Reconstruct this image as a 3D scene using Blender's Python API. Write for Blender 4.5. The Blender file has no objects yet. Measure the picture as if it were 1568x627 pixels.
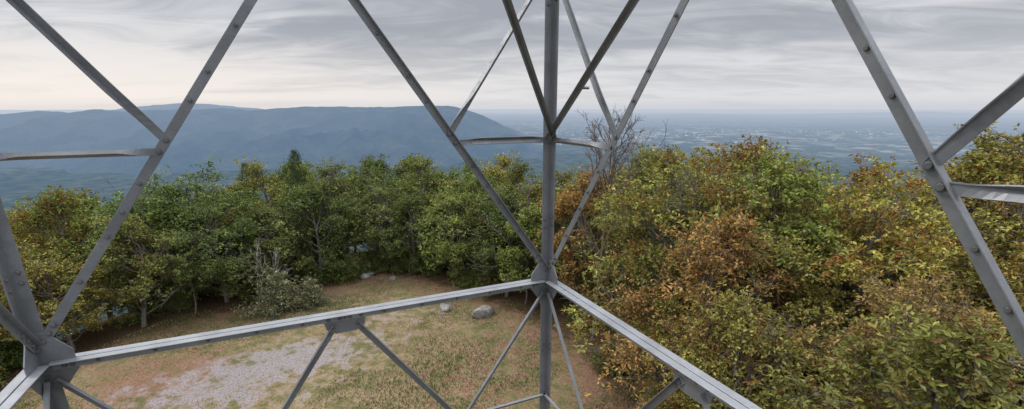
import bpy, bmesh, math, random
import numpy as np
from mathutils import Vector, Matrix

random.seed(7)
scene = bpy.context.scene
CAMZ = 14.0
col = scene.collection

# ------------------------------------------------------------------ helpers
def new_obj(name, mesh, parent=None):
    o = bpy.data.objects.new(name, mesh)
    col.objects.link(o)
    if parent is not None:
        o.parent = parent
    return o

def mesh_from(name, V, F, mats=None, matidx=None, smooth=False):
    me = bpy.data.meshes.new(name)
    me.from_pydata([tuple(v) for v in V], [], [tuple(f) for f in F])
    if mats:
        for m in mats:
            me.materials.append(m)
    me.update()
    return me

def mesh_np(name, V, F4, mats, matidx=None, smooth=None, F3=None):
    V = np.asarray(V, dtype=np.float32)
    F4 = np.asarray(F4, dtype=np.int32).reshape(-1, 4)
    n4 = len(F4)
    n3 = 0 if F3 is None else len(F3)
    me = bpy.data.meshes.new(name)
    me.vertices.add(len(V))
    me.vertices.foreach_set('co', V.ravel())
    loops = F4.ravel()
    starts = np.arange(n4) * 4
    if n3:
        F3 = np.asarray(F3, dtype=np.int32).reshape(-1, 3)
        loops = np.concatenate([loops, F3.ravel()])
        starts = np.concatenate([starts, n4 * 4 + np.arange(n3) * 3])
    me.loops.add(len(loops))
    me.loops.foreach_set('vertex_index', loops.astype(np.int32))
    me.polygons.add(n4 + n3)
    me.polygons.foreach_set('loop_start', starts.astype(np.int32))
    for m in mats:
        me.materials.append(m)
    if matidx is not None:
        me.polygons.foreach_set('material_index', np.asarray(matidx, dtype=np.int32))
    if smooth is not None:
        me.polygons.foreach_set('use_smooth', np.asarray(smooth, dtype=bool))
    me.update(calc_edges=True)
    return me

def vnoise(x, y, seed=0):
    xi = np.floor(x).astype(np.int64); yi = np.floor(y).astype(np.int64)
    xf = x - xi; yf = y - yi
    def h(a, b):
        n = (a * 374761393 + b * 668265263 + seed * 1442695041) & 0x7fffffff
        n = ((n ^ (n >> 13)) * 1274126177) & 0x7fffffff
        n = n ^ (n >> 16)
        return (n & 0xffff) / 65535.0
    u = xf * xf * (3 - 2 * xf); v = yf * yf * (3 - 2 * yf)
    a = h(xi, yi); b = h(xi + 1, yi); c = h(xi, yi + 1); d = h(xi + 1, yi + 1)
    return (a * (1 - u) + b * u) * (1 - v) + (c * (1 - u) + d * u) * v

def fbm(x, y, oct=5, seed=0):
    s = 0; a = 0.5; t = 0
    for i in range(oct):
        s = s + a * vnoise(x, y, seed + i * 17); t += a
        x = x * 2.03 + 5.1; y = y * 2.03 - 3.7; a *= 0.5
    return s / t

# ------------------------------------------------------------------ node helper
class NT:
    def __init__(self, nt):
        self.nt = nt; nt.nodes.clear()
    def n(self, t, **kw):
        nd = self.nt.nodes.new(t)
        for k, v in kw.items():
            setattr(nd, k, v)
        return nd
    def l(self, a, b):
        self.nt.links.new(a, b)
    def math(self, op, a, b=None, clamp=False):
        m = self.n('ShaderNodeMath', operation=op); m.use_clamp = clamp
        for i, v in enumerate((a, b)):
            if v is None: continue
            if isinstance(v, (int, float)): m.inputs[i].default_value = v
            else: self.l(v, m.inputs[i])
        return m.outputs[0]
    def mix(self, fac, a, b, blend='MIX'):
        m = self.n('ShaderNodeMix', data_type='RGBA', blend_type=blend)
        for s, v in ((m.inputs[0], fac), (m.inputs[6], a), (m.inputs[7], b)):
            if isinstance(v, (int, float)): s.default_value = v
            elif isinstance(v, tuple): s.default_value = v if len(v) == 4 else v + (1,)
            else: self.l(v, s)
        return m.outputs[2]
    def maprange(self, v, a, b, c=0.0, d=1.0, smooth=False):
        m = self.n('ShaderNodeMapRange')
        if smooth: m.interpolation_type = 'SMOOTHSTEP'
        self.l(v, m.inputs[0])
        for i, k in enumerate((a, b, c, d)): m.inputs[i + 1].default_value = k
        return m.outputs[0]
    def noise(self, vec, scale, detail=4, rough=0.55, dist=0.0, dim='3D'):
        m = self.n('ShaderNodeTexNoise', noise_dimensions=dim)
        m.inputs['Scale'].default_value = scale
        m.inputs['Detail'].default_value = detail
        m.inputs['Roughness'].default_value = rough
        m.inputs['Distortion'].default_value = dist
        if vec is not None: self.l(vec, m.inputs['Vector'])
        return m.outputs['Fac']

def new_mat(name):
    m = bpy.data.materials.new(name); m.use_nodes = True
    return m, NT(m.node_tree)

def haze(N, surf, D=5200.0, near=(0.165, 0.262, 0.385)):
    """aerial perspective: airlight painted as a glow over the surface colour, by world distance"""
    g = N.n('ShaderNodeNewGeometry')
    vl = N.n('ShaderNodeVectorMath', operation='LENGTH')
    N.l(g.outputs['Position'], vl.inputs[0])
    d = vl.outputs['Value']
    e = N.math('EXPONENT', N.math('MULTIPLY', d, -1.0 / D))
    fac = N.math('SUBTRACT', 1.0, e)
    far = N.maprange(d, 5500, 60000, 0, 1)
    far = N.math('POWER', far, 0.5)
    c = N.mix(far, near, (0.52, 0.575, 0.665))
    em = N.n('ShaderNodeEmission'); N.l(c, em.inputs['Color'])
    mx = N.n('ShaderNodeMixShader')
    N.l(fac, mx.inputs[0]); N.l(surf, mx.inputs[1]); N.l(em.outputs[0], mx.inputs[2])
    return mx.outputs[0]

def finish(N, shader, disp=None):
    o = N.n('ShaderNodeOutputMaterial'); N.l(shader, o.inputs['Surface'])

# ------------------------------------------------------------------ materials
def steel_mat(name, base, metal=0.35):
    m, N = new_mat(name)
    tc = N.n('ShaderNodeNewGeometry')
    n1 = N.noise(tc.outputs['Position'], 3.0, 4, 0.65)
    n2 = N.noise(tc.outputs['Position'], 45.0, 2, 0.6)
    n3 = N.noise(tc.outputs['Position'], 9.0, 4, 0.7)
    c = N.mix(N.maprange(n1, 0.35, 0.65), tuple(b * 0.80 for b in base), tuple(min(1, b * 1.15) for b in base))
    c = N.mix(N.maprange(n2, 0.35, 0.7, 0, 0.25), c, tuple(b * 0.6 for b in base))
    c = N.mix(N.maprange(n3, 0.60, 0.76, 0, 0.5), c, (0.15, 0.125, 0.10))
    p = N.n('ShaderNodeBsdfPrincipled')
    N.l(c, p.inputs['Base Color'])
    p.inputs['Metallic'].default_value = metal
    N.l(N.maprange(n3, 0.3, 0.7, 0.36, 0.58), p.inputs['Roughness'])
    finish(N, p.outputs[0])
    return m
M_STEEL = steel_mat('galvanised_steel', (0.232, 0.242, 0.256))
M_STEEL_LIT = steel_mat('galvanised_steel_lit', (0.315, 0.328, 0.345), 0.25)  # same steel, lightened: sky light on the beam tops put into the colour
M_BOLT = steel_mat('bolt_steel', (0.16, 0.165, 0.172))

def leaf_mat(name, accent, trans=0.22):
    m, N = new_mat(name)
    oi = N.n('ShaderNodeObjectInfo')
    at = N.n('ShaderNodeAttribute', attribute_name='leafcol')
    sp = N.n('ShaderNodeSeparateColor'); N.l(at.outputs['Color'], sp.inputs[0])
    r, g, bb = sp.outputs[0], sp.outputs[1], sp.outputs[2]
    base = oi.outputs['Color']
    turn = N.math('ADD', N.math('MULTIPLY', g, 0.65), N.math('MULTIPLY', r, 0.35))
    thr = N.math('SUBTRACT', turn, oi.outputs['Alpha'])
    mask = N.maprange(thr, -0.05, 0.03, 1, 0)
    acc = N.mix(N.maprange(bb, 0.25, 0.85), accent, (0.32, 0.25, 0.04))
    c = N.mix(N.math('MULTIPLY', mask, 0.8), base, acc)
    c = N.mix(N.maprange(bb, 0.5, 1.0, 0, 0.42), c, (0.25, 0.26, 0.052))
    val = N.maprange(r, 0, 1, 0.48, 1.6)
    val = N.math('MULTIPLY', val, N.maprange(g, 0, 1, 0.62, 1.38))
    mul = N.n('ShaderNodeVectorMath', operation='SCALE'); N.l(c, mul.inputs[0]); N.l(val, mul.inputs['Scale'])
    c = mul.outputs[0]
    d = N.n('ShaderNodeBsdfDiffuse'); N.l(c, d.inputs[0])
    t = N.n('ShaderNodeBsdfTranslucent'); N.l(N.mix(1.0, c, (1.35, 1.3, 0.6), 'MULTIPLY'), t.inputs[0])
    mx = N.n('ShaderNodeMixShader'); mx.inputs[0].default_value = trans
    N.l(d.outputs[0], mx.inputs[1]); N.l(t.outputs[0], mx.inputs[2])
    gl = N.n('ShaderNodeBsdfGlossy'); gl.inputs['Roughness'].default_value = 0.5
    mx2 = N.n('ShaderNodeMixShader'); mx2.inputs[0].default_value = 0.03
    N.l(mx.outputs[0], mx2.inputs[1]); N.l(gl.outputs[0], mx2.inputs[2])
    finish(N, mx2.outputs[0])
    return m
M_LEAF = leaf_mat('oak_leaves', (0.35, 0.125, 0.04))
M_NEEDLE = leaf_mat('pine_needles', (0.05, 0.06, 0.02), 0.1)

def bark_mat(name, a, b):
    m, N = new_mat(name)
    oi = N.n('ShaderNodeTexCoord')
    n1 = N.noise(oi.outputs['Object'], 9.0, 2, 0.7)
    c = N.mix(N.maprange(n1, 0.35, 0.65), a, b)
    p = N.n('ShaderNodeBsdfDiffuse'); N.l(c, p.inputs[0])
    finish(N, p.outputs[0]); return m
M_BARK = bark_mat('oak_bark', (0.09, 0.078, 0.065), (0.26, 0.235, 0.205))
M_DEAD = bark_mat('dead_wood', (0.13, 0.105, 0.10), (0.23, 0.195, 0.19))
M_PALE = bark_mat('bleached_wood', (0.34, 0.31, 0.28), (0.58, 0.54, 0.50))

def rock_mat():
    m, N = new_mat('lichen_rock')
    g = N.n('ShaderNodeNewGeometry')
    n1 = N.noise(g.outputs['Position'], 2.2, 5, 0.65); n2 = N.noise(g.outputs['Position'], 9, 4, 0.7)
    c = N.mix(N.maprange(n1, 0.35, 0.65), (0.14, 0.135, 0.125), (0.38, 0.37, 0.35))
    c = N.mix(N.maprange(n2, 0.5, 0.68, 0, 0.8), c, (0.09, 0.10, 0.065))
    p = N.n('ShaderNodeBsdfDiffuse'); N.l(c, p.inputs[0])
    b = N.n('ShaderNodeBump'); b.inputs['Strength'].default_value = 0.5; b.inputs['Distance'].default_value = 0.05
    N.l(n2, b.inputs['Height']); N.l(b.outputs[0], p.inputs['Normal'])
    finish(N, p.outputs[0]); return m
M_ROCK = rock_mat()

def ground_mat():
    """the mountain top close to the tower"""
    m, N = new_mat('mountain_top_ground')
    g = N.n('ShaderNodeNewGeometry'); P = g.outputs['Position']
    a = N.n('ShaderNodeAttribute', attribute_name='cover')
    sp = N.n('ShaderNodeSeparateColor'); N.l(a.outputs['Color'], sp.inputs[0])
    clear, grav, litter = sp.outputs[0], sp.outputs[1], sp.outputs[2]
    nA = N.noise(P, 0.30, 4, 0.65, dim='2D'); nB = N.noise(P, 1.1, 6, 0.7, dim='2D'); nC = N.noise(P, 7.0, 4, 0.75, dim='2D'); nD = N.noise(P, 22.0, 2, 0.7, dim='2D')
    grass = N.mix(N.maprange(nA, 0.42, 0.58), (0.28, 0.210, 0.120), (0.160, 0.155, 0.065))
    grass = N.mix(N.maprange(nB, 0.46, 0.62), grass, (0.32, 0.25, 0.155))
    grass = N.mix(N.maprange(nB, 0.34, 0.46, 0.8, 0), grass, (0.11, 0.12, 0.05))
    grass = N.mix(N.maprange(nC, 0.42, 0.66, 0, 0.75), grass, (0.11, 0.09, 0.05))
    lit = N.mix(N.maprange(nC, 0.38, 0.62), (0.28, 0.155, 0.105), (0.13, 0.08, 0.055))
    lm = N.maprange(N.math('ADD', litter, N.math('MULTIPLY', N.math('SUBTRACT', nB, 0.5), 2.4)), 0.42, 0.72)
    c = N.mix(N.math('MULTIPLY', lm, 0.85), grass, lit)
    gr = N.mix(N.maprange(nD, 0.38, 0.62), (0.17, 0.165, 0.175), (0.39, 0.38, 0.40))
    gr = N.mix(N.maprange(nC, 0.48, 0.62, 0, 0.8), gr, (0.23, 0.15, 0.11))
    gsum = N.math('ADD', grav, N.math('ADD', N.math('MULTIPLY', N.math('SUBTRACT', nB, 0.5), 2.5), N.math('MULTIPLY', N.math('SUBTRACT', nC, 0.5), 1.6)))
    gm = N.maprange(gsum, 0.45, 0.78)
    c = N.mix(N.math('MULTIPLY', gm, 0.9), c, gr)
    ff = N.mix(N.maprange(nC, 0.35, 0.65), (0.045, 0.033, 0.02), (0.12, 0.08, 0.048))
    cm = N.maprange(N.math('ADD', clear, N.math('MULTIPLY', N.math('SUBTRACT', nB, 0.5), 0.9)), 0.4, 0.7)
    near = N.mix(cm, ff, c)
    p = N.n('ShaderNodeBsdfDiffuse'); N.l(near, p.inputs[0])
    b = N.n('ShaderNodeBump'); b.inputs['Strength'].default_value = 0.6; b.inputs['Distance'].default_value = 0.06
    N.l(nC, b.inputs['Height']); N.l(b.outputs[0], p.inputs['Normal'])
    finish(N, p.outputs[0]); return m
M_GROUND = ground_mat()

def country_mat():
    m, N = new_mat('valley_country')
    g = N.n('ShaderNodeNewGeometry'); P = g.outputs['Position']
    f1 = N.noise(P, 0.0022, 5, 0.62, dim='2D'); f2 = N.noise(P, 0.0006, 4, 0.6, 0.6, dim='2D'); f3 = N.noise(P, 0.010, 3, 0.6, dim='2D')
    vo = N.n('ShaderNodeTexVoronoi', voronoi_dimensions='2D'); vo.inputs['Scale'].default_value = 0.0052; N.l(P, vo.inputs['Vector'])
    svo = N.n('ShaderNodeSeparateColor'); N.l(vo.outputs['Color'], svo.inputs[0])
    woods = N.mix(N.maprange(f3, 0.38, 0.62), (0.014, 0.024, 0.018), (0.080, 0.090, 0.048))
    fieldc = N.mix(svo.outputs[1], (0.56, 0.45, 0.36), (0.21, 0.24, 0.13))
    fmask = N.maprange(N.math('ADD', N.math('MULTIPLY', svo.outputs[0], 0.40), f1), 0.765, 0.81)
    vl = N.n('ShaderNodeVectorMath', operation='LENGTH'); N.l(P, vl.inputs[0])
    sx = N.n('ShaderNodeSeparateXYZ'); N.l(P, sx.inputs[0])
    far_on = N.math('MULTIPLY', N.maprange(vl.outputs['Value'], 5500, 8000), N.maprange(sx.outputs[0], -800, 800))
    farc = N.mix(N.math('MULTIPLY', fmask, far_on), woods, fieldc)
    farc = N.mix(N.maprange(f2, 0.50, 0.66, 0, 0.6), farc, (0.012, 0.020, 0.022))
    p = N.n('ShaderNodeBsdfDiffuse'); N.l(farc, p.inputs[0])
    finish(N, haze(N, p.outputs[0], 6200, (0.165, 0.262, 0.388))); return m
M_COUNTRY = country_mat()

def hill_mat():
    m, N = new_mat('wooded_hillside')
    g = N.n('ShaderNodeNewGeometry'); P = g.outputs['Position']
    n1 = N.noise(P, 0.0035, 5, 0.65); n2 = N.noise(P, 0.03, 3, 0.7)
    c = N.mix(N.maprange(n1, 0.4, 0.62), (0.014, 0.022, 0.018), (0.10, 0.10, 0.07))
    c = N.mix(N.maprange(n2, 0.4, 0.65, 0, 0.6), c, (0.010, 0.016, 0.014))
    p = N.n('ShaderNodeBsdfDiffuse'); N.l(c, p.inputs[0])
    b = N.n('ShaderNodeBump'); b.inputs['Strength'].default_value = 1.0; b.inputs['Distance'].default_value = 40
    N.l(n2, b.inputs['Height']); N.l(b.outputs[0], p.inputs['Normal'])
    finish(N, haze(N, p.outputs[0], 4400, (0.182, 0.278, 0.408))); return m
M_HILL = hill_mat()

def grass_mat():
    m, N = new_mat('dry_grass_blades')
    at = N.n('ShaderNodeAttribute', attribute_name='leafcol')
    sp = N.n('ShaderNodeSeparateColor'); N.l(at.outputs['Color'], sp.inputs[0])
    c = N.mix(sp.outputs[0], (0.33, 0.25, 0.15), (0.13, 0.145, 0.056))
    c = N.mix(N.maprange(sp.outputs[1], 0.85, 1.0, 0, 0.9), c, (0.28, 0.13, 0.07))
    p = N.n('ShaderNodeBsdfDiffuse'); N.l(c, p.inputs[0])
    finish(N, p.outputs[0]); return m
M_GRASS = grass_mat()

def bld_mat():
    m, N = new_mat('town_walls')
    g = N.n('ShaderNodeNewGeometry')
    c = N.mix(g.outputs['Random Per Island'], (0.45, 0.38, 0.33), (0.88, 0.86, 0.85))
    p = N.n('ShaderNodeBsdfDiffuse'); N.l(c, p.inputs[0])
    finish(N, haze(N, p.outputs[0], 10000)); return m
M_TOWN = bld_mat()

# ------------------------------------------------------------------ terrain
CLEAR = [(6.0, -9), (5.8, 8), (5.6, 20), (4.2, 26), (0.5, 31), (-4, 36), (-11, 39.5), (-17, 34.5), (-21, 31), (-24.5, 27), (-28, 21), (-29, 8), (-18, -9)]
def poly_sd(x, y):
    x = np.asarray(x, dtype=float); y = np.asarray(y, dtype=float)
    d = np.full(x.shape, 1e9); inside = np.zeros(x.shape, bool)
    n = len(CLEAR)
    for i in range(n):
        x0, y0 = CLEAR[i]; x1, y1 = CLEAR[(i + 1) % n]
        dx, dy = x1 - x0, y1 - y0
        t = np.clip(((x - x0) * dx + (y - y0) * dy) / (dx * dx + dy * dy), 0, 1)
        d = np.minimum(d, np.hypot(x - x0 - t * dx, y - y0 - t * dy))
        c = ((y0 > y) != (y1 > y))
        xi = x0 + (y - y0) / (dy if dy != 0 else 1e-9) * dx
        inside ^= (c & (x < xi))
    return np.where(inside, d, -d)

VALLEY = -490.0
def ground_h(x, y):
    x = np.asarray(x, dtype=float); y = np.asarray(y, dtype=float)
    r = np.hypot(x + 3, y - 18)
    s = np.maximum(0, r - 30)
    base = VALLEY * (1 - np.exp(-(s / 1000.0) ** 1.12))
    left = -0.16 * np.maximum(0, -x - 24) * np.exp(-np.maximum(0, r - 60) / 80)
    k = np.clip(s / 1200, 0, 1)
    n = (fbm(x / 420, y / 420, 5, 3) - 0.5) * 110 * k * np.clip(1.6 - s / 3500, 0.25, 1)
    n2 = (fbm(x / 2600, y / 2600, 4, 9) - 0.5) * 160 * np.clip(s / 5000, 0, 1)
    micro = (fbm(x / 5.0, y / 5.0, 4, 5) - 0.5) * 0.35 * np.clip(1 - s / 200, 0, 1)
    return base + left + n + n2 + micro
def gh(x, y): return float(ground_h(np.array([float(x)]), np.array([float(y)]))[0])

front = np.radians(np.linspace(-60, 60, 700))
back = np.radians(np.linspace(60, 300, 120))[1:-1]
ang = np.concatenate([front, back])
rad = 1.2 * np.exp(np.linspace(0, math.log(160000 / 1.2), 320))
A, R = np.meshgrid(ang, rad)
X = R * np.sin(A); Y = R * np.cos(A)
Z = ground_h(X, Y)
V = np.stack([X.ravel(), Y.ravel(), Z.ravel()], 1)
na, nr = len(ang), len(rad)
V = np.vstack([V, [[0, 0, gh(0, 0)]]])
i, j = np.meshgrid(np.arange(nr - 1), np.arange(na), indexing='ij')
j2 = (j + 1) % na
F = np.stack([i * na + j, i * na + j2, (i + 1) * na + j2, (i + 1) * na + j], -1).reshape(-1, 4)[:, ::-1]
ci = nr * na
F3 = np.stack([np.full(na, ci), (np.arange(na) + 1) % na, np.arange(na)], 1)
mi = np.concatenate([(rad[i.ravel()] > 110).astype(int), np.zeros(na, int)])
me = mesh_np('ground', V, F, [M_GROUND, M_COUNTRY], matidx=mi, smooth=np.ones(len(F) + na, bool), F3=F3)
sd = poly_sd(V[:, 0], V[:, 1])
clear = np.clip(0.5 + sd * 0.28, 0, 1)
def ell(cx, cy, rx, ry, rot=0):
    c, s = math.cos(rot), math.sin(rot)
    dx, dy = V[:, 0] - cx, V[:, 1] - cy
    return np.clip(1.25 - np.hypot((dx * c + dy * s) / rx, (-dx * s + dy * c) / ry) * 0.75, 0, 1)
grav = np.maximum(ell(-13.5, 23.8, 6.0, 2.4, 0.5), 0.85 * ell(-15.8, 20.8, 5.0, 1.8, 0.1))
grav = np.maximum(grav, 0.5 * ell(-8, 30.0, 4.5, 1.3, 0.3))
lit = np.clip(0.8 - sd * 0.15, 0, 1)
lit = np.maximum(lit, 0.85 * ell(-18.5, 22, 5, 4))
lit = np.maximum(lit, 0.50 * ell(-1, 23, 6, 9))
catt = np.zeros((len(V), 4), np.float32); catt[:, 0] = clear; catt[:, 1] = grav; catt[:, 2] = lit; catt[:, 3] = 1
ca = me.color_attributes.new('cover', 'FLOAT_COLOR', 'POINT'); ca.data.foreach_set('color', catt.ravel())
new_obj('ground', me)

# distant ridges -------------------------------------------------------------
def elev(xp, yp):
    """bearing / elevation tangents read for a skyline point"""
    up = 400 - yp
    Yv = 683.4 + .3107 * up; Zv = -223.4 + .9505 * up
    return (xp - 784) / Yv, Zv / Yv
def ridge(name, table, y0, slopeY, Wd, base, seed, xr, nx=560, ny=140, amp=1.0):
    tt = np.array([elev(a, b) for a, b in table])
    xs = np.linspace(xr[0], xr[1], nx)
    vs = np.linspace(-1.25, 1.25, ny) * Wd
    XX, VV = np.meshgrid(xs, vs)
    YC = y0 + slopeY * XX + (fbm(XX / 2500, XX * 0, 3, seed) - .5) * 700
    wig = (fbm(XX / 700 + VV / 5000, VV / 3000, 4, seed + 2))
    YY = YC + VV
    el = np.interp((XX / YC).ravel(), tt[:, 0], tt[:, 1]).reshape(XX.shape)
    Hc = CAMZ + el * YC
    w = np.abs(VV) / Wd
    t = np.clip(w * (0.62 + 0.85 * wig), 0, 1.3)
    prof = 1 - np.clip((t - 0.02) / 0.98, 0, 1) ** 0.85
    prof = np.clip(prof, 0, 1)
    rid = 1 - np.abs(2 * fbm(XX / 520 + wig * 1.2, VV / 900, 5, seed + 6) - 1)
    er = (rid - 0.75) * 420 * amp * np.clip(t * 3, 0, 1) * np.clip(1.25 - t, 0, 1)
    fine = (fbm(XX / 90, VV / 90, 3, seed + 9) - .5) * 14
    ZZ = base + (Hc - base) * prof + er + fine
    Vv = np.stack([XX.ravel(), YY.ravel(), ZZ.ravel()], 1)
    i, j = np.meshgrid(np.arange(ny - 1), np.arange(nx - 1), indexing='ij')
    Fv = np.stack([i * nx + j, i * nx + j + 1, (i + 1) * nx + j + 1, (i + 1) * nx + j], -1).reshape(-1, 4)
    new_obj(name, mesh_np(name, Vv, Fv, [M_HILL], smooth=np.ones(len(Fv), bool)))
T1 = [(-600, 176), (-200, 172), (0, 177), (30, 173), (60, 170), (110, 174), (150, 168), (190, 172), (230, 169), (290, 169), (340, 166), (380, 170), (420, 167), (470, 164), (520, 164),
      (600, 164), (640, 163), (685, 162), (700, 165), (720, 170), (740, 177), (760, 187), (780, 198), (800, 210), (820, 225), (840, 240), (900, 258)]
ridge('mountain_ridge', T1, 6300, 0.05, 2500, -540, 31, (-11000, 900))
T2 = [(-300, 200), (100, 185), (150, 172), (200, 165), (240, 161), (265, 159), (290, 158), (320, 160), (350, 163), (390, 166), (450, 175), (560, 220)]
ridge('mountain_ridge', T2, 10200, 0.0, 3000, -560, 71, (-12500, -2000), 300, 90)
T3 = [(700, 185), (860, 176), (960, 178), (1060, 174), (1180, 177), (1300, 173), (1420, 171), (1500, 174), (1650, 172), (2200, 180)]
ridge('hills', T3, 30000, 0.0, 3500, -560, 91, (-3000, 40000), 400, 40, 0.2)

# distant town ----------------------------------------------------------------
rng = np.random.default_rng(5)
bv, bf = [], []
cent = [(1500, 8200), (3600, 9000), (900, 10500), (5200, 10500), (2600, 13000), (400, 8600), (7000, 9500), (6000, 15000), (-200, 15000), (2300, 9500)]
for k in range(460):
    c = cent[rng.integers(len(cent))]
    x = c[0] + rng.normal() * 850; y = c[1] + rng.normal() * 800
    if x < -0.02 * y: continue
    z = gh(x, y)
    w, d, h = rng.uniform(10, 42), rng.uniform(10, 38), rng.uniform(5, 12)
    if rng.random() < 0.14: w *= 2.8; d *= 1.8
    a = rng.uniform(0, 3.14); ca_, sa_ = math.cos(a), math.sin(a)
    b0 = len(bv)
    for (sx, sy) in ((-1, -1), (1, -1), (1, 1), (-1, 1)):
        for zz in (z - 6, z + h):
            bv.append((x + (sx * w * ca_ - sy * d * sa_) / 2, y + (sx * w * sa_ + sy * d * ca_) / 2, zz))
    bv.append((x - w * .5 * ca_, y - w * .5 * sa_, z + h * 1.4)); bv.append((x + w * .5 * ca_, y + w * .5 * sa_, z + h * 1.4))
    q = lambda *t: tuple(b0 + u for u in t)
    bf += [q(0, 2, 3, 1), q(2, 4, 5, 3), q(4, 6, 7, 5), q(6, 0, 1, 7), q(1, 3, 9, 8), q(5, 7, 8, 9), q(3, 5, 9), q(7, 1, 8)]
new_obj('distant_town', mesh_from('distant_town', bv, bf, [M_TOWN]))

# ------------------------------------------------------------------ trees
class Geo:
    def __init__(s):
        s.V = []; s.F = []; s.n = 0
    def tube(s, pts, rad, sides=5):
        pts = np.asarray(pts, float); rad = np.asarray(rad, float)
        n = len(pts)
        d = np.gradient(pts, axis=0); d /= (np.linalg.norm(d, axis=1, keepdims=True) + 1e-9)
        up = np.array([0.31, 0.17, 0.93])
        u = np.cross(d, up); nu = np.linalg.norm(u, axis=1, keepdims=True); u = np.where(nu < 0.1, np.array([[1., 0, 0]]), u / (nu + 1e-9))
        v = np.cross(d, u)
        a = np.linspace(0, 2 * np.pi, sides, endpoint=False)
        ring = pts[:, None, :] + rad[:, None, None] * (np.cos(a)[None, :, None] * u[:, None, :] + np.sin(a)[None, :, None] * v[:, None, :])
        s.V.append(ring.reshape(-1, 3))
        i, j = np.meshgrid(np.arange(n - 1), np.arange(sides), indexing='ij')
        j2 = (j + 1) % sides
        f = np.stack([i * sides + j, i * sides + j2, (i + 1) * sides + j2, (i + 1) * sides + j], -1).reshape(-1, 4) + s.n
        s.F.append(f); s.n += n * sides

def unit(v):
    return v / (np.linalg.norm(v, axis=-1, keepdims=True) + 1e-9)

def bez(p0, p1, p2, n):
    t = np.linspace(0, 1, n)[:, None]
    return (1 - t) ** 2 * p0 + 2 * t * (1 - t) * p1 + t * t * p2

def leaves_geo(rng, base, D, nper, L, W, clump, flat=0.8, spread=0.9, droop=0.15):
    n = len(base) * nper
    B = np.repeat(base, nper, 0) + rng.normal(size=(n, 3)) * 0.035
    Dd = np.repeat(D, nper, 0)
    dirv = unit(Dd * 0.5 + unit(rng.normal(size=(n, 3))) * spread - np.array([0, 0, droop]))
    nrm = unit(np.array([0, 0, 1.0]) * flat + rng.normal(size=(n, 3)) * 0.55 + Dd * 0.3)
    side = unit(np.cross(dirv, nrm)); nn = np.cross(side, dirv)
    l = L * rng.uniform(0.6, 1.15, (n, 1)); w = W * rng.uniform(0.7, 1.15, (n, 1))
    B = B + dirv * 0.02
    mid = B + dirv * l * 0.55 + nn * w * 0.18
    v = np.stack([B, mid + side * w * 0.5, B + dirv * l - nn * l * 0.12, mid - side * w * 0.5], 1)
    c = np.zeros((n, 4, 4), np.float32)
    c[..., 0] = rng.random(n)[:, None]
    c[..., 1] = np.repeat(clump, nper)[:, None]
    c[..., 2] = np.repeat(rng.random(len(base)), nper)[:, None]
    c[..., 3] = 1
    return v.reshape(-1, 3), c.reshape(-1, 4)

def assemble(name, G, LV, LC, mats):
    GV = np.vstack(G.V); GF = np.vstack(G.F)
    nl = len(LV) // 4
    LF = np.arange(nl * 4).reshape(-1, 4) + len(GV)
    Vv = np.vstack([GV, LV]) if nl else GV
    Fv = np.vstack([GF, LF]) if nl else GF
    mi = np.concatenate([np.zeros(len(GF)), np.ones(nl)]).astype(int)
    sm = np.concatenate([np.ones(len(GF)), np.zeros(nl)]).astype(bool)
    me = mesh_np(name, Vv, Fv, mats, mi, sm)
    if nl:
        cc = np.vstack([np.ones((len(GV), 4), np.float32) * 0.5, LC])
        at = me.color_attributes.new('leafcol', 'FLOAT_COLOR', 'POINT')
        at.data.foreach_set('color', cc.astype(np.float32).ravel())
    me['h'] = float(Vv[:, 2].max())
    return me

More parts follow.
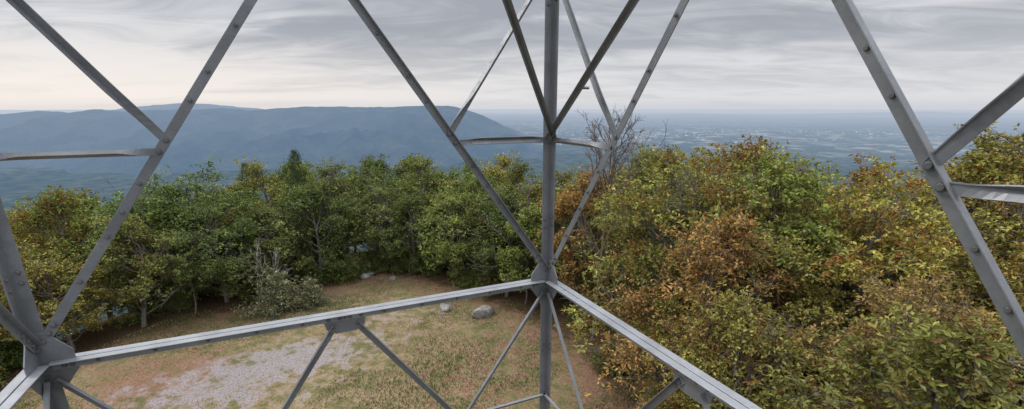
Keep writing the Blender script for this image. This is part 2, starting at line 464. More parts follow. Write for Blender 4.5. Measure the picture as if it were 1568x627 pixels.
def make_oak(name, seed, H=10.0, CR=3.2, zb=2.0, nl=17, nterm=12, nros=12, nper=5, L=0.21, W=0.115, lobe=1.15, bare=0.0, shoot=0.22):
    rng = np.random.default_rng(seed)
    G = Geo()
    lean = rng.normal(size=2) * 0.35
    tt = np.linspace(0, 1, 9)
    trunk = np.stack([lean[0] * tt + 0.12 * np.sin(tt * 5 + seed), lean[1] * tt + 0.12 * np.cos(tt * 4 + seed * 2), tt * H * 0.72], 1)
    trunk[0, 2] = -0.6
    G.tube(trunk, 0.15 * (1 - tt) ** 0.8 + 0.035, 7)
    tp = lambda z: np.array([np.interp(z, trunk[:, 2], trunk[:, k]) for k in range(3)])
    bases, dirs, clumps = [], [], []
    zc = (zb + H) / 2; hz = (H - zb) / 2
    for i in range(nl):
        f = (i + 0.5) / nl
        z = zb + 0.5 + (H - zb - 1.0) * f ** 0.85 + rng.normal() * 0.35
        e = math.sqrt(max(0.05, 1 - ((z - zc + 0.4) / (hz + 0.3)) ** 2))
        r = CR * e * rng.uniform(0.35, 0.92)
        if i >= nl - 2: r *= 0.35; z += rng.uniform(0, 0.6)
        ph = i * 2.39996 + rng.normal() * 0.5
        lr = lobe * rng.uniform(0.5, 1.3)
        c = np.array([lean[0] * .7 + r * math.cos(ph), lean[1] * .7 + r * math.sin(ph), z])
        p0 = tp(min(H * .68, max(1.0, z - r * 0.9 - 0.5)))
        p1 = (p0 + c) / 2 + np.array([0, 0, -0.25 * r]) + rng.normal(size=3) * 0.2
        limb = bez(p0, p1, c, 7); limb[1:-1] += rng.normal(size=(5, 3)) * 0.05
        G.tube(limb, np.linspace(0.075, 0.025, 7), 5)
        outw = unit(np.array([math.cos(ph) * 0.7, math.sin(ph) * 0.7, 0.75]))
        for k in range(nterm):
            dv = unit(unit(rng.normal(size=3)) + outw * 0.55)
            q = c + dv * lr * (rng.uniform(0.35, 1.05) if rng.random() > shoot else rng.uniform(1.0, 1.75)) * np.array([1.05, 1.05, 1.0])
            s0 = limb[rng.integers(3, 7)]
            br = bez(s0, (s0 + q) / 2 + rng.normal(size=3) * 0.15 + np.array([0, 0, -.05]), q, 5)
            G.tube(br, np.linspace(0.024, 0.008, 5), 3)
            if rng.random() < bare:
                for _ in range(5):
                    e2 = q + unit(dv + rng.normal(size=3) * .6) * rng.uniform(.3, .8)
                    G.tube(np.stack([q, (q + e2) / 2 + rng.normal(size=3) * .04, e2]), [0.009, 0.007, 0.004], 3)
                continue
            cl = rng.random()
            offs = rng.normal(size=(nros, 3)) * np.array([0.25, 0.25, 0.21])
            t = rng.random(nros) ** 0.6
            src = np.stack([np.interp(t * 4, np.arange(5), br[:, m]) for m in range(3)], 1)
            pb = src * 0.35 + q * 0.65 + offs
            for m in range(0, nros, 5):
                G.tube(np.stack([src[m], pb[m]]), [0.007, 0.005], 3)
            bases.append(pb); dirs.append(unit(dv * 0.8 + unit(offs) * 0.8 + np.array([0, 0, .25]))); clumps.append(np.clip(cl + rng.normal(size=nros) * 0.06, 0, 1))
    LV, LC = leaves_geo(rng, np.vstack(bases), np.vstack(dirs), nper, L, W, np.concatenate(clumps))
    return assemble(name, G, LV, LC, [M_BARK, M_LEAF])

def make_shrub(name, seed, H=2.4, R=1.6, n=80, nros=10, nper=5, L=0.16, W=0.08):
    rng = np.random.default_rng(seed); G = Geo(); bases, dirs, cl = [], [], []
    for k in range(n):
        a = rng.uniform(0, 6.283); el = rng.uniform(0.05, 1.45)
        rr = rng.uniform(0.6, 1.05) * (1 + 0.25 * math.sin(3 * a + seed))
        q = np.array([math.cos(a) * math.cos(el) * R * rr, math.sin(a) * math.cos(el) * R * rr, 0.15 + math.sin(el) * H * rr * 0.9])
        p0 = np.array([math.cos(a) * .15, math.sin(a) * .15, -0.1])
        br = bez(p0, q * np.array([.35, .35, .75]), q, 6); G.tube(br, np.linspace(0.018, 0.004, 6), 3)
        t = 1 - rng.random(nros) ** 1.5 * 0.6
        src = np.stack([np.interp(t * 5, np.arange(6), br[:, m]) for m in range(3)], 1)
        offs = rng.normal(size=(nros, 3)) * 0.14
        bases.append(src + offs); dirs.append(unit(unit(q)[None] + unit(offs))); cl.append(np.clip(rng.random() + rng.normal(size=nros) * .08, 0, 1))
    LV, LC = leaves_geo(rng, np.vstack(bases), np.vstack(dirs), nper, L, W, np.concatenate(cl))
    return assemble(name, G, LV, LC, [M_BARK, M_LEAF])

def make_pine(name, seed, H=11.0):
    rng = np.random.default_rng(seed); G = Geo(); bases, dirs, cl = [], [], []
    tt = np.linspace(0, 1, 8)
    G.tube(np.stack([0.1 * np.sin(tt * 3), 0 * tt, tt * H], 1), 0.15 * (1 - tt) + 0.015, 7)
    z = 3.0
    while z < H - 0.1:
        f = (H - z) / (H - 3)
        ln = 0.25 + 2.0 * f ** 0.9
        for k in range(6):
            a = rng.uniform(0, 6.283); l = ln * rng.uniform(0.65, 1.1)
            e = np.array([math.cos(a) * l, math.sin(a) * l, z + l * 0.3])
            p0 = np.array([0, 0, z]); br = bez(p0, (p0 + e) / 2 + np.array([0, 0, -.1]), e, 5)
            G.tube(br, np.linspace(0.02, .005, 5), 3)
            nb = int(7 + 16 * l / 2)
            t = 1 - rng.random(nb) * 0.85
            src = np.stack([np.interp(t * 4, np.arange(5), br[:, m]) for m in range(3)], 1)
            offs = rng.normal(size=(nb, 3)) * np.array([.14, .14, .07])
            bases.append(src + offs); dirs.append(unit(unit(offs) + np.array([math.cos(a), math.sin(a), .6]))); cl.append(np.full(nb, rng.random()))
        z += 0.36
    LV, LC = leaves_geo(rng, np.vstack(bases), np.vstack(dirs), 9, 0.22, 0.03, np.concatenate(cl), spread=0.8, droop=0)
    return assemble(name, G, LV, LC, [M_BARK, M_NEEDLE])

def make_bare(name, seed, H=13.0, mat=M_DEAD, spread=0.33, depth=6, r0=0.12, kr=(0.68, 0.58)):
    rng = np.random.default_rng(seed); G = Geo()
    def grow(p, d, l, r, dep):
        n = 5; pts = [p]; dd = d.copy()
        for k in range(n - 1):
            dd = unit(dd + rng.normal(size=3) * 0.10 + np.array([0, 0, .06])); pts.append(pts[-1] + dd * l / (n - 1))
        G.tube(np.array(pts), np.linspace(r, r * 0.65, n), 6 if dep > 3 else 3)
        if dep == 0: return
        kk = 3 if dep > 1 else 4
        for c in range(kk):
            nd = unit(dd + rng.normal(size=3) * spread * (0.5 if c == 0 else 1.2))
            st = pts[-1] if c < 2 else pts[rng.integers(2, 5)]
            grow(st, nd, l * rng.uniform(0.6, 0.82), r * (kr[0] if c == 0 else kr[1]), dep - 1)
    grow(np.array([0, 0, -.3]), np.array([0.03, 0.02, 1.]), H * 0.36, r0, depth - 1)
    return assemble(name, G, np.zeros((0, 3)), np.zeros((0, 4)), [mat])

def make_crown_bare(name, seed, H=14.0):
    """leafless tree: tall stem, many fine upright twigs fanning at the top"""
    rng = np.random.default_rng(seed); G = Geo()
    tt = np.linspace(0, 1, 10)
    trunk = np.stack([.25 * np.sin(tt * 3), .2 * np.cos(tt * 2.5), tt * H * .93], 1)
    G.tube(trunk, 0.13 * (1 - tt) + 0.025, 7)
    for k in range(28):
        z0 = H * rng.uniform(.58, .9); a = rng.uniform(0, 6.283)
        b0 = np.array([np.interp(z0, trunk[:, 2], trunk[:, m]) for m in range(3)])
        ln = (H - z0) * rng.uniform(.5, .85) + .9
        dv = unit(np.array([math.cos(a) * .75, math.sin(a) * .75, 1.0]))
        e = b0 + dv * ln; e[2] = min(e[2], H * rng.uniform(.93, 1.0))
        br = bez(b0, (b0 + e) / 2 + np.array([math.cos(a), math.sin(a), -.4]) * .25, e, 7)
        br[1:-1] += rng.normal(size=(5, 3)) * .05
        G.tube(br, np.linspace(.042, .017, 7), 4)
        for m in range(9):
            s = br[rng.integers(2, 7)]
            e2 = s + unit(dv + rng.normal(size=3) * .45) * rng.uniform(.4, 1.0)
            G.tube(np.stack([s, (s + e2) / 2 + rng.normal(size=3) * .04, e2]), [.017, .014, .009], 3)
            for q in range(3):
                f = rng.uniform(.3, 1); s3 = s + (e2 - s) * f
                e3 = s3 + unit((e2 - s) + rng.normal(size=3) * .45) * rng.uniform(.2, .45)
                G.tube(np.stack([s3, e3]), [.010, .007], 3)
    return assemble(name, G, np.zeros((0, 3)), np.zeros((0, 4)), [M_DEAD])

OAKS = [make_oak('oak_%d' % k, 10 + k, CR=cr, zb=zb, nl=nl, lobe=lb, bare=.03) for k, (cr, zb, nl, lb) in enumerate(
        [(3.1, 1.2, 20, 1.15), (3.5, 1.6, 21, 1.1), (2.8, 1.0, 18, 1.2), (3.3, 1.9, 19, 1.05)])]
NEAR = [make_oak('near_oak_%d' % k, 40 + k, CR=cr, zb=zb, nl=nl, nterm=15, nros=12, nper=6, L=0.172, W=0.080, lobe=lb, bare=ba, shoot=.30) for k, (cr, zb, nl, lb, ba) in enumerate(
        [(3.2, 1.4, 20, 1.05, 0.08), (2.9, 1.2, 19, 1.0, 0.13), (3.5, 1.8, 22, 1.0, 0.09)])]
THIN = [make_oak('thin_oak', 77, CR=2.3, zb=3.5, nl=16, nterm=11, nros=10, nper=4, L=0.15, W=0.07, lobe=0.9, bare=0.38)]
SHRUBS = [make_shrub('shrub_a', 3), make_shrub('shrub_b', 4, H=1.8, R=1.9)]
PINE = make_pine('pine', 5)
BARE = make_crown_bare('bare', 8)

SKY = [(-400, .20), (0, .17), (60, .155), (130, .14), (250, .10), (330, .085), (420, .080), (520, .088), (600, .090), (700, .088), (760, .08), (850, .085),
       (940, .095), (1000, .066), (1100, .060), (1180, .050), (1250, .038), (1330, .045), (1400, .038), (1480, .025), (1568, .010), (2100, .01)]
sx_ = np.array([(a - 784) / 735 for a, b in SKY]); sy_ = np.array([b for a, b in SKY])

rs = random.Random(11)
pts = []
def spaced(x, y, dmin):
    for (a, b) in pts:
        if (a - x) ** 2 + (b - y) ** 2 < dmin * dmin: return False
    return True
TREES = []
special = [('bare', 5.3, 26.5, 14.25), ('pine', -19.6, 43.0, .078), ('pine', -25.3, 45.0, .105)]
for s in special: pts.append((s[1], s[2]))
tries = 0
while tries < 14000:
    tries += 1
    x = rs.uniform(-56, 50); y = rs.uniform(-5, 54)
    sdv = float(poly_sd(np.array([x]), np.array([y]))[0])
    if sdv > -1.4: continue
    d0 = math.hypot(x, y)
    if d0 > 58: continue
    if x < 0 and sdv < (-15 if x > -18 else -20): continue
    if x > 0 and d0 > 42: continue
    if y < 6 and (abs(x) > 22): continue
    if y > 3 and abs(x / y) > 1.45 and d0 > 24: continue
    edge = sdv > -6
    dm = 3.1 if edge or (x > 4 and d0 < 26) else 3.9
    if not spaced(x, y, dm): continue
    pts.append((x, y)); TREES.append((x, y, sdv))

GREENS = [(0.148, 0.200, 0.046), (0.118, 0.172, 0.044), (0.182, 0.222, 0.052), (0.162, 0.188, 0.060), (0.106, 0.152, 0.042)]
OLIVES = [(0.200, 0.205, 0.052), (0.235, 0.212, 0.052), (0.260, 0.235, 0.054), (0.185, 0.198, 0.056)]
RUST = [(0.250, 0.165, 0.058), (0.262, 0.155, 0.054), (0.215, 0.158, 0.060)]
ntree = 0
cr_ = random.Random(23)
for (x, y, sdv) in TREES:
    g = gh(x, y)
    ratio = x / max(y, 1.0)
    right = x > 3 and ratio > 0.12
    sl = float(np.interp(ratio, sx_, sy_))
    top = CAMZ - sl * max(y, 3) - g
    dist = math.hypot(x, y)
    if right:
        cap = 13.6
        if y < 20: cap = 12.2
        if y < 15: cap = 10.3
        if dist < 12: cap = 8.6
    else:
        cap = 12.0
        if sdv > -4: cap = 8.8
    H = min(cap, top)
    H *= rs.choice([1.0, 1.0, 0.95, 0.90, 0.82])
    H = max(4.0, H)
    if right and dist < 30:
        me = rs.choice(NEAR) if rs.random() < 0.87 else THIN[0]
    else:
        me = rs.choice(OAKS) if rs.random() < 0.94 else THIN[0]
    if me is THIN[0]: H = min(H / 0.95 + 0.4, cap + .5)
    o = new_obj('oak_tree', me); ntree += 1
    sxy = H / 10 * rs.uniform(0.92, 1.14)
    if H < 9: sxy *= 1.08
    o.location = (x, y, g - 0.05); o.scale = (sxy, sxy * rs.uniform(.92, 1.08), H / me['h'])
    o.rotation_euler = (rs.uniform(-.05, .05), rs.uniform(-.05, .05), rs.uniform(0, 6.283))
    if right:
        if ratio > 0.7: c = cr_.choice(OLIVES + RUST + GREENS[:1] + OLIVES[1:3]); al = cr_.choice([.15, .25, .38, .52])
        else: c = cr_.choice(OLIVES + OLIVES + RUST[:2] + GREENS[:3]); al = cr_.choice([.12, .2, .3, .45])
        if y < 13 and cr_.random() < 0.6: c = cr_.choice(OLIVES + GREENS[:2]); al = cr_.choice([.12, .25])
        if me is THIN[0]: c = cr_.choice(RUST); al = 0.55
    elif ratio < -0.85:
        c = cr_.choice(GREENS[:3] + OLIVES + RUST[:2]); al = cr_.choice([.08, .2, .38])
    else:
        c = cr_.choice(GREENS + GREENS + OLIVES[:2]); al = cr_.choice([0, 0.04, .08, .16])
        if -0.1 < ratio < 0.15: c = cr_.choice(OLIVES + GREENS); al = cr_.choice([.05, .18, .3])
    k = cr_.uniform(0.82, 1.2)
    o.color = (c[0] * k, c[1] * k, c[2] * k, al)

for kind, x, y, H in special:
    g = gh(x, y)
    if kind == 'bare':
        o = new_obj('bare_tree', BARE); s = H / BARE['h']
        o.location = (x, y, g); o.scale = (s, s, s); o.rotation_euler = (0, 0, 1.0)
    else:
        s = (CAMZ - H * y - g) / PINE['h']
        o = new_obj('pine_tree', PINE); o.color = (0.05, 0.085, 0.034, 0.0)
        o.location = (x, y, g); o.scale = (s * .9, s * .9, s); o.rotation_euler = (0, 0, rs.uniform(0, 6))
DEAD2 = make_bare('dead', 21, H=8.0, depth=5, spread=0.5, r0=0.08, mat=M_PALE)
DEAD3 = make_bare('dead_b', 22, H=8.0, depth=5, spread=0.4, r0=0.08)
for (x, y, s, rx, mm) in [(-18.6, 31.6, .66, .35, DEAD2), (-9.5, 40.5, .8, -.15, DEAD3), (-22.5, 30.5, .75, .2, DEAD3), (1.0, 32.5, 1.0, .1, DEAD3), (6.4, 18.0, 1.0, -.1, DEAD3),
                          (9.2, 23.0, 1.35, .05, DEAD3), (6.6, 22.6, 1.2, .1, DEAD3), (-3.6, 37.5, .8, .1, DEAD2)]:
    o = new_obj('dead_tree', mm); o.location = (x, y, gh(x, y)); o.scale = (s, s, s); o.rotation_euler = (rx, 0.15, x)

# undergrowth along the wood edge
n = len(CLEAR)
for k in range(n):
    x0, y0 = CLEAR[k]; x1, y1 = CLEAR[(k + 1) % n]
    if max(y0, y1) < 9: continue
    Ln = math.hypot(x1 - x0, y1 - y0)
    for m in range(int(Ln / 0.7)):
        t = rs.random(); cx = x0 + (x1 - x0) * t; cy = y0 + (y1 - y0) * t
        nx_, ny_ = (y1 - y0) / Ln, -(x1 - x0) / Ln
        off = rs.uniform(0.6, 9); x = cx + nx_ * off; y = cy + ny_ * off
        if poly_sd(np.array([x]), np.array([y]))[0] > -0.4:
            x = cx - nx_ * off; y = cy - ny_ * off
        if poly_sd(np.array([x]), np.array([y]))[0] > -0.4: continue
        s = rs.uniform(0.5, 1.0) + off * 0.09
        o = new_obj('shrub', rs.choice(SHRUBS)); o.location = (x, y, gh(x, y) - .05)
        o.scale = (s, s, s * rs.uniform(.8, 1.2)); o.rotation_euler = (0, 0, rs.uniform(0, 6.28))
        c = rs.choice(GREENS + OLIVES[:1]); o.color = (c[0] * .85, c[1] * .85, c[2] * .85, rs.choice([0, .1, .25]))
for (x, y, s) in [(-16.6, 30.9, 1.3), (-14.8, 32.0, 0.9)]:
    o = new_obj('shrub', SHRUBS[0]); o.location = (x, y, 0); o.scale = (s, s, s); o.color = (0.21, 0.215, 0.135, 0)

# ------------------------------------------------------------------ grass, stones, rocks
rng = np.random.default_rng(9)
N_ = 110000
gx = rng.uniform(-30, 7, N_); gy = rng.uniform(12, 41, N_)
sdg = poly_sd(gx, gy)
e1 = np.minimum(np.hypot((gx + 13.5) / 5.6, (gy - 23.6) / 2.8), np.hypot((gx + 15.8) / 5.2, (gy - 20.8) / 2.0))
pat = fbm(gx / 1.3, gy / 1.3, 4, 77); big = fbm(gx / 4.5, gy / 4.5, 3, 99)
keep = (sdg > -1) & ((e1 > 0.85 + (pat - .5) * 2.6) | (rng.random(N_) < 0.14)) & (pat * .6 + big * .4 > 0.43)
gx, gy, pat, big = gx[keep], gy[keep], pat[keep], big[keep]
gz = ground_h(gx, gy); n = len(gx)
B = np.stack([gx, gy, gz], 1)
a = rng.uniform(0, 6.283, n); s = np.stack([np.cos(a), np.sin(a), 0 * a], 1) * 0.02
hgt = rng.uniform(.04, .12, n) * (0.6 + 1.6 * np.clip(big - .4, 0, 1) * 2)
tip = B + np.stack([rng.normal(size=n) * .05, rng.normal(size=n) * .05, hgt], 1)
gv = np.stack([B - s, B + s, tip + s * .2, tip - s * .2], 1).reshape(-1, 3)
gc = np.zeros((n, 4, 4), np.float32)
gc[..., 0] = np.clip((big - .5) * 3.2 + .45 + (pat - .5) * 1.2 + rng.normal(size=n) * .2, 0, 1)[:, None]; gc[..., 1] = rng.random(n)[:, None]; gc[..., 3] = 1
me = mesh_np('dry_grass', gv, np.arange(n * 4).reshape(-1, 4), [M_GRASS])
at = me.color_attributes.new('leafcol', 'FLOAT_COLOR', 'POINT'); at.data.foreach_set('color', gc.ravel())
new_obj('dry_grass', me)

def rock(x, y, sx, sy, sz, seed, name='boulder'):
    bm = bmesh.new(); bmesh.ops.create_icosphere(bm, subdivisions=4, radius=1)
    rr = np.random.default_rng(seed)
    planes = [(unit(rr.normal(size=3)), rr.uniform(.55, .85)) for _ in range(9)]
    for v in bm.verts:
        p = np.array(v.co)
        for nrm, dd in planes:
            t = p @ nrm
            if t > dd: p = p - nrm * (t - dd) * 0.9
        f = float(fbm(np.array([p[0] * 2 + 9 + p[2]]), np.array([p[1] * 2 + 4 - p[2]]), 4, seed)[0])
        p *= (0.85 + 0.35 * f)
        v.co = p
    me = bpy.data.meshes.new(name); bm.to_mesh(me); bm.free(); me.materials.append(M_ROCK)
    o = new_obj(name, me)
    o.location = (x, y, gh(x, y) + sz * .2); o.scale = (sx, sy, sz); o.rotation_euler = (0, 0.1, seed)
rock(-2.1, 30.4, .95, .7, .6, 1); rock(-4.9, 31.9, .85, .5, .30, 2); rock(-10.3, 38.0, .4, .35, .22, 3); rock(-12.6, 38.6, .7, .5, .32, 4)
rock(-6.0, 32.8, .35, .3, .15, 7)

# ------------------------------------------------------------------ tower
tower = bpy.data.objects.new('steel_lookout_tower', None); col.objects.link(tower)
a_ = Vector((-.907, -.421, 0)); b_ = Vector((.421, -.907, 0)); W = 4.83
Pc = Vector((.454, 5.464, 0)); Lc = Pc + a_ * W; Rc = Pc + b_ * W; Qc = Lc + b_ * W
Cc = (Lc + Rc) / 2
corners = [Pc, Lc, Qc, Rc]
def cor(i, z):
    c = corners[i % 4]; k = 1 - .006 * (z + 2)
    v = Cc + (c - Cc) * k
    return Vector((v.x, v.y, CAMZ + z))

class Part:
    def __init__(s): s.V = []; s.F = []
    def add(s, V, F):
        n = len(s.V); s.V += V; s.F += [tuple(i + n for i in f) for f in F]
    def prof(s, p0, p1, u, v, poly):
        n = len(poly); V = []
        for p in (p0, p1):
            for (x, y) in poly: V.append(p + u * x + v * y)
        F = [(i, (i + 1) % n, n + (i + 1) % n, n + i) for i in range(n)]
        if n == 6:
            F += [(0, 1, 2, 3), (0, 3, 4, 5), (6, 9, 8, 7), (6, 11, 10, 9)]
        else:
            F += [tuple(range(n))[::-1], tuple(range(n, 2 * n))]
        s.add(V, F)
    def L(s, p0, p1, u, v, A=0.09, B=0.09, t=0.010):
        s.prof(p0, p1, u, v, [(0, 0), (A, 0), (A, t), (t, t), (t, B), (0, B)])
    def box(s, c, ax, ay, az, hx, hy, hz):
        V = [c + ax * (sx * hx) + ay * (sy * hy) + az * (sz * hz) for sz in (-1, 1) for sy in (-1, 1) for sx in (-1, 1)]
        s.add(V, [(0, 2, 3, 1), (4, 5, 7, 6), (0, 1, 5, 4), (2, 6, 7, 3), (0, 4, 6, 2), (1, 3, 7, 5)])
    def plate(s, pts, nrm, t):
        n = len(pts); V = [p + nrm * (-t / 2) for p in pts] + [p + nrm * (t / 2) for p in pts]
        F = [tuple(range(n))[::-1], tuple(range(n, 2 * n))] + [(i, (i + 1) % n, n + (i + 1) % n, n + i) for i in range(n)]
        s.add(V, F)
    def bolt(s, c, nrm, r=0.019, h=0.014):
        u = nrm.orthogonal().normalized(); v = nrm.cross(u); V = []
        for (rr, hh) in ((r * 1.35, 0), (r * 1.35, h * .25), (r, h * .25), (r, h * .85), (r * .8, h)):
            for k in range(8):
                a = k * math.pi / 4; V.append(c + nrm * hh + u * (math.cos(a) * rr) + v * (math.sin(a) * rr))
        F = [(l * 8 + k, l * 8 + (k + 1) % 8, (l + 1) * 8 + (k + 1) % 8, (l + 1) * 8 + k) for l in range(4) for k in range(8)] + [tuple(range(32, 40))]
        s.add(V, F)
    def twist(s, p0, p1, nrm, w, t, tw, ends=0.22, rib=0.0):
        d = (p1 - p0).normalized(); L = (p1 - p0).length; m = 30; V = []; F = []
        e = min(ends, 0.45 / L)
        prof = [(-w / 2, -t / 2), (w / 2, -t / 2), (w / 2, t / 2), (-w / 2 + t, t / 2), (-w / 2 + t, t / 2 + rib), (-w / 2, t / 2 + rib)]
        for i in range(m + 1):
            f = i / m
            def ss(x): x = max(0, min(1, x)); return x * x * (3 - 2 * x)
            k = ss((f - 0.03) / e) * ss((1 - f - 0.03) / e)
            ang = tw * k
            n2 = Matrix.Rotation(ang, 3, d) @ nrm; s2 = d.cross(n2)
            p = p0.lerp(p1, f)
            for (x, y) in prof:
                if y > t / 2 + 1e-6: y = t / 2 + rib * (0.15 + .85 * k)
                V.append(p + s2 * x + n2 * y)
        q = 6
        for i in range(m):
            for k in range(q): F.append((i * q + k, i * q + (k + 1) % q, i * q + q + (k + 1) % q, i * q + q + k))
        F += [tuple(range(q))[::-1], tuple(m * q + k for k in range(q))]
        s.add(V, F)
    def out(s, name, mat=M_STEEL, bevel=0.0):
        me = mesh_from(name, s.V, s.F, [mat])
        bm = bmesh.new(); bm.from_mesh(me); bmesh.ops.recalc_face_normals(bm, faces=bm.faces); bm.to_mesh(me); bm.free()
        o = new_obj(name, me, tower)
        if bevel:
            md = o.modifiers.new('bevel', 'BEVEL'); md.width = bevel; md.segments = 1; md.limit_method = 'ANGLE'; md.angle_limit = math.radians(50)
        return o

beams, diags, subs, gus, bolts = Part(), Part(), Part(), Part(), Part()
UP = Vector((0, 0, 1))
ZT = 4.72
for i in range(4):
    pl = Part()
    e1 = (cor(i + 1, 0) - cor(i, 0)).normalized(); e2 = (cor(i - 1, 0) - cor(i, 0)).normalized()
    for (za, zb_) in ((-14.1, -5.6), (-5.6, 5.2)):
        pl.L(cor(i, za), cor(i, zb_), e1, e2, 0.108, 0.108, 0.012)
    off = (e1 + e2) * 0.0135
    pl.L(cor(i, -6.0) + off, cor(i, -5.0) + off, e1, e2, 0.09, 0.09, 0.012)
    pl.out('leg_%d' % (i + 1), bevel=0.003)
    ft = Part(); ft.box(Vector((cor(i, -14).x, cor(i, -14).y, 0.05)), e1, e2, UP, 0.4, 0.4, 0.3); ft.out('footing_%d' % (i + 1), M_ROCK, 0.02)
    for z in (-13.4, -11.5, -9, -7.4, -4.6, -3.0, -1.35, 1.0, 2.2, 3.4):
        for k in (0, 1):
            bolts.bolt(cor(i, z + k * .09) + e1 * 0.07 + e2 * 0.0125, e2, .015)
            bolts.bolt(cor(i, z + .04 + k * .09) + e2 * 0.07 + e1 * 0.0125, e1, .015)

for i in range(4):
    j = i + 1
    def FP(t, z):
        return cor(i, z).lerp(cor(j, z), t)
    ex = (cor(j, 0) - cor(i, 0)).normalized()
    nin = (Cc - (corners[i] + corners[j % 4]) / 2); nin.z = 0; nin.normalize()
    wdt = lambda z: (cor(j, z) - cor(i, z)).length
    inn = 0.030
    def LM(part, p, q, A, B, side=1, t=0.009, off=0.0):
        d = (q - p).normalized(); v = d.cross(nin).normalized()
        if v.z > 0: v = -v
        o = nin * (inn + side * (0.006) + off)
        part.L(p + o + v * (-A / 2), q + o + v * (-A / 2), v, nin * side, A, B, t)
    for z in (-2.0, ZT, -10.0):
        m0 = 0.16 / wdt(z)
        p, q = FP(m0 * .6, z), FP(1 - m0 * .6, z)
        for sgn in (1, -1):
            o = nin * (inn + sgn * 0.006)
            beams.L(p + o, q + o, nin * sgn, -UP, 0.076, 0.08, 0.009)
        for k in range(1, 12):
            c = FP(k / 12, z) + nin * (inn + .006 + .0095) - UP * .05
            bolts.bolt(c, nin, .012, .010)
    zc_ = 1.40
    for sgn in (1, -1):
        w = wdt(-2.0)
        s0 = 0.13 / w
        fa = lambda t, z: FP(t if sgn == 1 else 1 - t, z)
        p, q = fa(s0 * .5, -2.0 + 0.14), fa(1 - s0 * .5, ZT - 0.20)
        LM(diags, p, q, 0.074, 0.055, side=sgn, off=0.0)
        d = (q - p).normalized()
        fo = nin * (inn + (0.0155 if sgn == 1 else 0.0065))
        for f in (.08, .135, .165, .20, .30, .335, .39, .44):
            bolts.bolt(p.lerp(q, f) + fo, nin, .013, .011)
        for k in (0.05, .13, .21):
            bolts.bolt(p + d * k + fo, nin, .016)
        fq = (-.34 - (-1.86)) / (ZT - .20 + 1.86)
        qp = p.lerp(q, fq)
        lg = cor(i if sgn == 1 else j, qp.z - CAMZ) + (ex if sgn == 1 else -ex) * 0.03
        oi_ = nin * (inn + (0.022 if sgn == 1 else -0.012))
        subs.twist(qp + oi_, lg + nin * (inn + .006), nin, 0.058, 0.007, math.radians(-38 * sgn), rib=.035)
        lg2 = cor(i if sgn == 1 else j, zc_) + (ex if sgn == 1 else -ex) * 0.03
        qq = qp + d * 0.11
        subs.twist(qq + oi_, lg2 + nin * (inn + .006), nin, 0.066, 0.007, math.radians(28 * sgn), rib=.04)
        for c in (qp, qq): bolts.bolt(c + oi_ + nin * .004, nin, .019)
        for c in (lg, lg2): bolts.bolt(c + nin * (inn + .010), nin, .017)
        qp3 = p.lerp(q, 0.75); lg3 = cor(j if sgn == 1 else i, qp3.z - CAMZ)
        subs.twist(qp3 + oi_, lg3 + nin * (inn + .006), nin, 0.058, 0.009, math.radians(38), rib=.03)
        g0 = cor(i if sgn == 1 else j, -2.0); gx_ = ex if sgn == 1 else -ex
        gp = [g0 + gx_ * .01 - UP * .25, g0 + gx_ * .01 + UP * .26, g0 + gx_ * .12 + UP * .26, g0 + gx_ * .26 + UP * .08, g0 + gx_ * .26 - UP * .10, g0 + gx_ * .15 - UP * .25]
        gus.plate([c + nin * (inn) for c in gp], nin, .010)
        for (x, z) in ((.05, .21), (.05, .11), (.05, -.14), (.05, -.21), (.18, -.05), (.23, -.05)):
            bolts.bolt(g0 + gx_ * x + UP * z + nin * (inn + (.0055 if z != -.05 else .016)), nin, .016)
    c = FP(.5, zc_); gus.plate([c + nin * inn + ex * x + UP * z for x, z in ((-.11, -.11), (.11, -.11), (.11, .11), (-.11, .11))], nin, .010)
    M = FP(.5, -2.0)
    gp = [M + ex * x + UP * z for x, z in ((-.22, -.012), (.22, -.012), (.19, -.16), (.10, -.22), (-.10, -.22), (-.19, -.16))]
    gus.plate([c + nin * inn for c in gp], nin, .010)
    for (x, z) in ((-.16, -.05), (-.05, -.05), (.05, -.05), (.16, -.05)):
        bolts.bolt(M + ex * x + UP * z + nin * (inn + .016), nin, .016)
    for sgn in (1, -1):
        fa = lambda t, z: FP(t if sgn == 1 else 1 - t, z)
        p = M + (-ex if sgn == 1 else ex) * .10 - UP * .12; q = fa(.02, -5.35)
        LM(diags, p, q, 0.066, 0.05, side=1)
        d = (q - p).normalized()
        for k in (.03, .10): bolts.bolt(p + d * k + nin * (inn + .0155), nin, .016)
        qp = p.lerp(q, .475)
        zq = qp.z - CAMZ
        l1 = cor(i if sgn == 1 else j, zq) + (ex if sgn == 1 else -ex) * .03
        l2 = cor(i if sgn == 1 else j, -2.0) + (ex if sgn == 1 else -ex) * .10 - UP * .16
        LM(subs, l1, qp, .048, .04, side=1, off=.012, t=.007)
        LM(subs, l2, qp + d * .06, .052, .04, side=1, off=.012, t=.007)
        for c in (l2 + (qp - l2).normalized() * .05, l2 + (qp - l2).normalized() * .12): bolts.bolt(c + nin * (inn + .026), nin, .015)
        for c in (qp, qp + d * .06): bolts.bolt(c + nin * (inn + .026), nin, .014)
    LM(beams, FP(.01, -5.35), FP(.99, -5.35), .09, .08, side=1, off=.02)
    LM(diags, FP(.01, -5.5), FP(.99, -9.9), .08, .06, side=1)
    LM(diags, FP(.99, -5.5), FP(.01, -9.9), .08, .06, side=-1)
    LM(diags, FP(.01, -10.15), FP(.99, -13.9), .08, .06, side=1)
    LM(diags, FP(.99, -10.15), FP(.01, -13.9), .08, .06, side=-1)

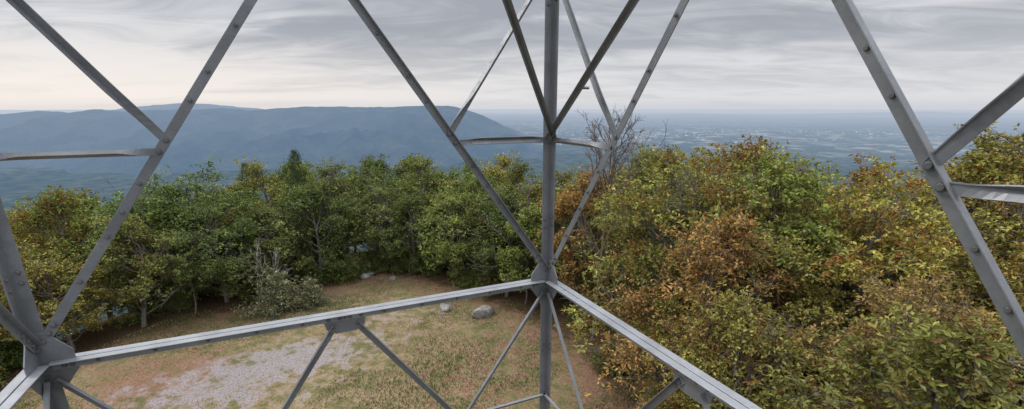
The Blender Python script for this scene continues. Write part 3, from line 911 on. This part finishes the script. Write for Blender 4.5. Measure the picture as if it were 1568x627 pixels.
base = cor(0, -.33) + (a_ + b_).normalized() * .05
tops = [Vector((-.72, 2.03, CAMZ + 2.2)), Vector((1.60, 2.03, CAMZ + 2.2))]
hips = Part()
for k, tpt in enumerate(tops):
    d = (tpt - base).normalized(); v = d.cross(UP).normalized(); u = v.cross(d).normalized()
    s = -1 if k == 0 else 1
    hips.L(base + v * (.03 * s), tpt, v * s, -u, .052, .048, .007)
d = (tops[1] - base).normalized(); cpt = base.lerp(tops[1], .20); v = d.cross(UP).normalized(); u = v.cross(d)
hips.box(cpt + v * .01 + u * .012, d, v, u, .025, .03, .008); bolts.bolt(cpt + v * .0 + u * .02, u, .018, .03)
hips.box(cpt - v * .03 - u * .0, d, v, u, .010, .045, .010)
za = CAMZ + 2.28
lf = Part()
pa = Vector((-1.9, 2.03, za)); pb = Vector((1.9, 2.03, za))
lf.L(pa, pb, UP, Vector((0, -1, 0)), .12, .08, .01)
lf.box(Vector((0, 1.55, za + .13)), Vector((1, 0, 0)), Vector((0, 1, 0)), UP, 1.8, .45, .006)
lf.box(Vector((0.0, -.15, CAMZ - 1.66)), a_, b_, UP, .75, .55, .02)
lf.L(Vector((0, -.15, CAMZ - 1.69)) + a_ * 2.3 + b_ * .5, Vector((0, -.15, CAMZ - 1.69)) - a_ * 2.3 + b_ * .5, -UP, b_, .12, .06, .01)
lf.out('stair_landings')
hips.out('hip_braces', bevel=.002)
beams.out('horizontal_beams', M_STEEL_LIT, bevel=.002); diags.out('diagonal_braces', bevel=.002); subs.out('secondary_braces')
gus.out('gusset_plates'); bolts.out('bolts', M_BOLT)

# ------------------------------------------------------------------ world
w = bpy.data.worlds.new('World'); scene.world = w; w.use_nodes = True
N = NT(w.node_tree)
tc = N.n('ShaderNodeTexCoord')
sepx = N.n('ShaderNodeSeparateXYZ'); N.l(tc.outputs['Generated'], sepx.inputs[0])
zz = N.math('MAXIMUM', sepx.outputs[2], 0.0)
den = N.math('ADD', zz, 0.10)
cx = N.math('DIVIDE', sepx.outputs[0], den); cy = N.math('DIVIDE', sepx.outputs[1], den)
cmb = N.n('ShaderNodeCombineXYZ'); N.l(cx, cmb.inputs[0]); N.l(cy, cmb.inputs[1])
mp = N.n('ShaderNodeMapping'); mp.inputs['Rotation'].default_value = (0, 0, 0.18); mp.inputs['Scale'].default_value = (0.55, 1.0, 1); mp.inputs['Location'].default_value = (2.3, 1.1, 0)
N.l(cmb.outputs[0], mp.inputs[0])
c1 = N.noise(mp.outputs[0], 0.5, 4, 0.5, 0.5, dim='2D'); c2 = N.noise(mp.outputs[0], 1.7, 5, 0.6, 0.6, dim='2D')
cl = N.math('ADD', N.math('MULTIPLY', c1, 0.62), N.math('MULTIPLY', c2, 0.38))
cloud = N.mix(N.maprange(cl, 0.36, 0.63, smooth=True), (0.40, 0.422, 0.475), (0.81, 0.81, 0.835))
hz = N.maprange(zz, 0.01, 0.15, 1, 0, smooth=True)
warm = N.maprange(sepx.outputs[0], -0.85, 0.35, 1, 0, smooth=True)
hcol = N.mix(warm, (0.82, 0.82, 0.845), (1.04, 0.955, 0.89))
hz2 = N.math('MULTIPLY', hz, N.maprange(cl, 0.38, 0.56, 0.76, 1.0))
skyc = N.mix(hz2, cloud, hcol)
lowb = N.maprange(zz, 0.0, 0.02, 1, 0, smooth=True)
skyc = N.mix(N.math('MULTIPLY', lowb, 0.7), skyc, N.mix(warm, (0.63, 0.665, 0.73), (0.88, 0.83, 0.82)))
zen = N.maprange(zz, 0.22, 0.9, 1.0, 3.5)
sc = N.n('ShaderNodeVectorMath', operation='SCALE'); N.l(skyc, sc.inputs[0]); N.l(zen, sc.inputs['Scale'])
bgc = N.n('ShaderNodeBackground'); N.l(sc.outputs[0], bgc.inputs[0]); bgc.inputs[1].default_value = 0.95
sky = N.n('ShaderNodeTexSky'); sky.sky_type = 'NISHITA'; sky.sun_disc = False
SE, SA = math.radians(48), math.radians(-70)
sky.sun_elevation = SE; sky.sun_rotation = SA
bgs = N.n('ShaderNodeBackground'); N.l(sky.outputs[0], bgs.inputs[0]); bgs.inputs[1].default_value = 0.07
mx = N.n('ShaderNodeMixShader'); mx.inputs[0].default_value = 0.93
N.l(bgs.outputs[0], mx.inputs[1]); N.l(bgc.outputs[0], mx.inputs[2])
wo = N.n('ShaderNodeOutputWorld'); N.l(mx.outputs[0], wo.inputs[0])

sl = bpy.data.lights.new('sun', 'SUN'); sl.energy = 1.5; sl.angle = math.radians(12); sl.color = (1, .95, .88)
so = bpy.data.objects.new('sun', sl); col.objects.link(so)
sd_ = Vector((math.sin(SA) * math.cos(SE), math.cos(SA) * math.cos(SE), math.sin(SE)))
so.rotation_euler = (-sd_).to_track_quat('-Z', 'Y').to_euler()
so.location = (0, 0, 60)

# ------------------------------------------------------------------ camera
cam = bpy.data.cameras.new('camera'); co = bpy.data.objects.new('camera', cam); col.objects.link(co)
cam.sensor_width = 36; cam.lens = 719 / 1568 * 36; cam.shift_y = 86.5 / 1568
cam.clip_start = 0.05; cam.clip_end = 400000
co.location = (0, 0, CAMZ); co.rotation_euler = (math.radians(90 - 18.1), 0, 0)
scene.camera = co
scene.view_settings.view_transform = 'Standard'; scene.view_settings.look = 'None'; scene.view_settings.exposure = 0
print('TREES', ntree)
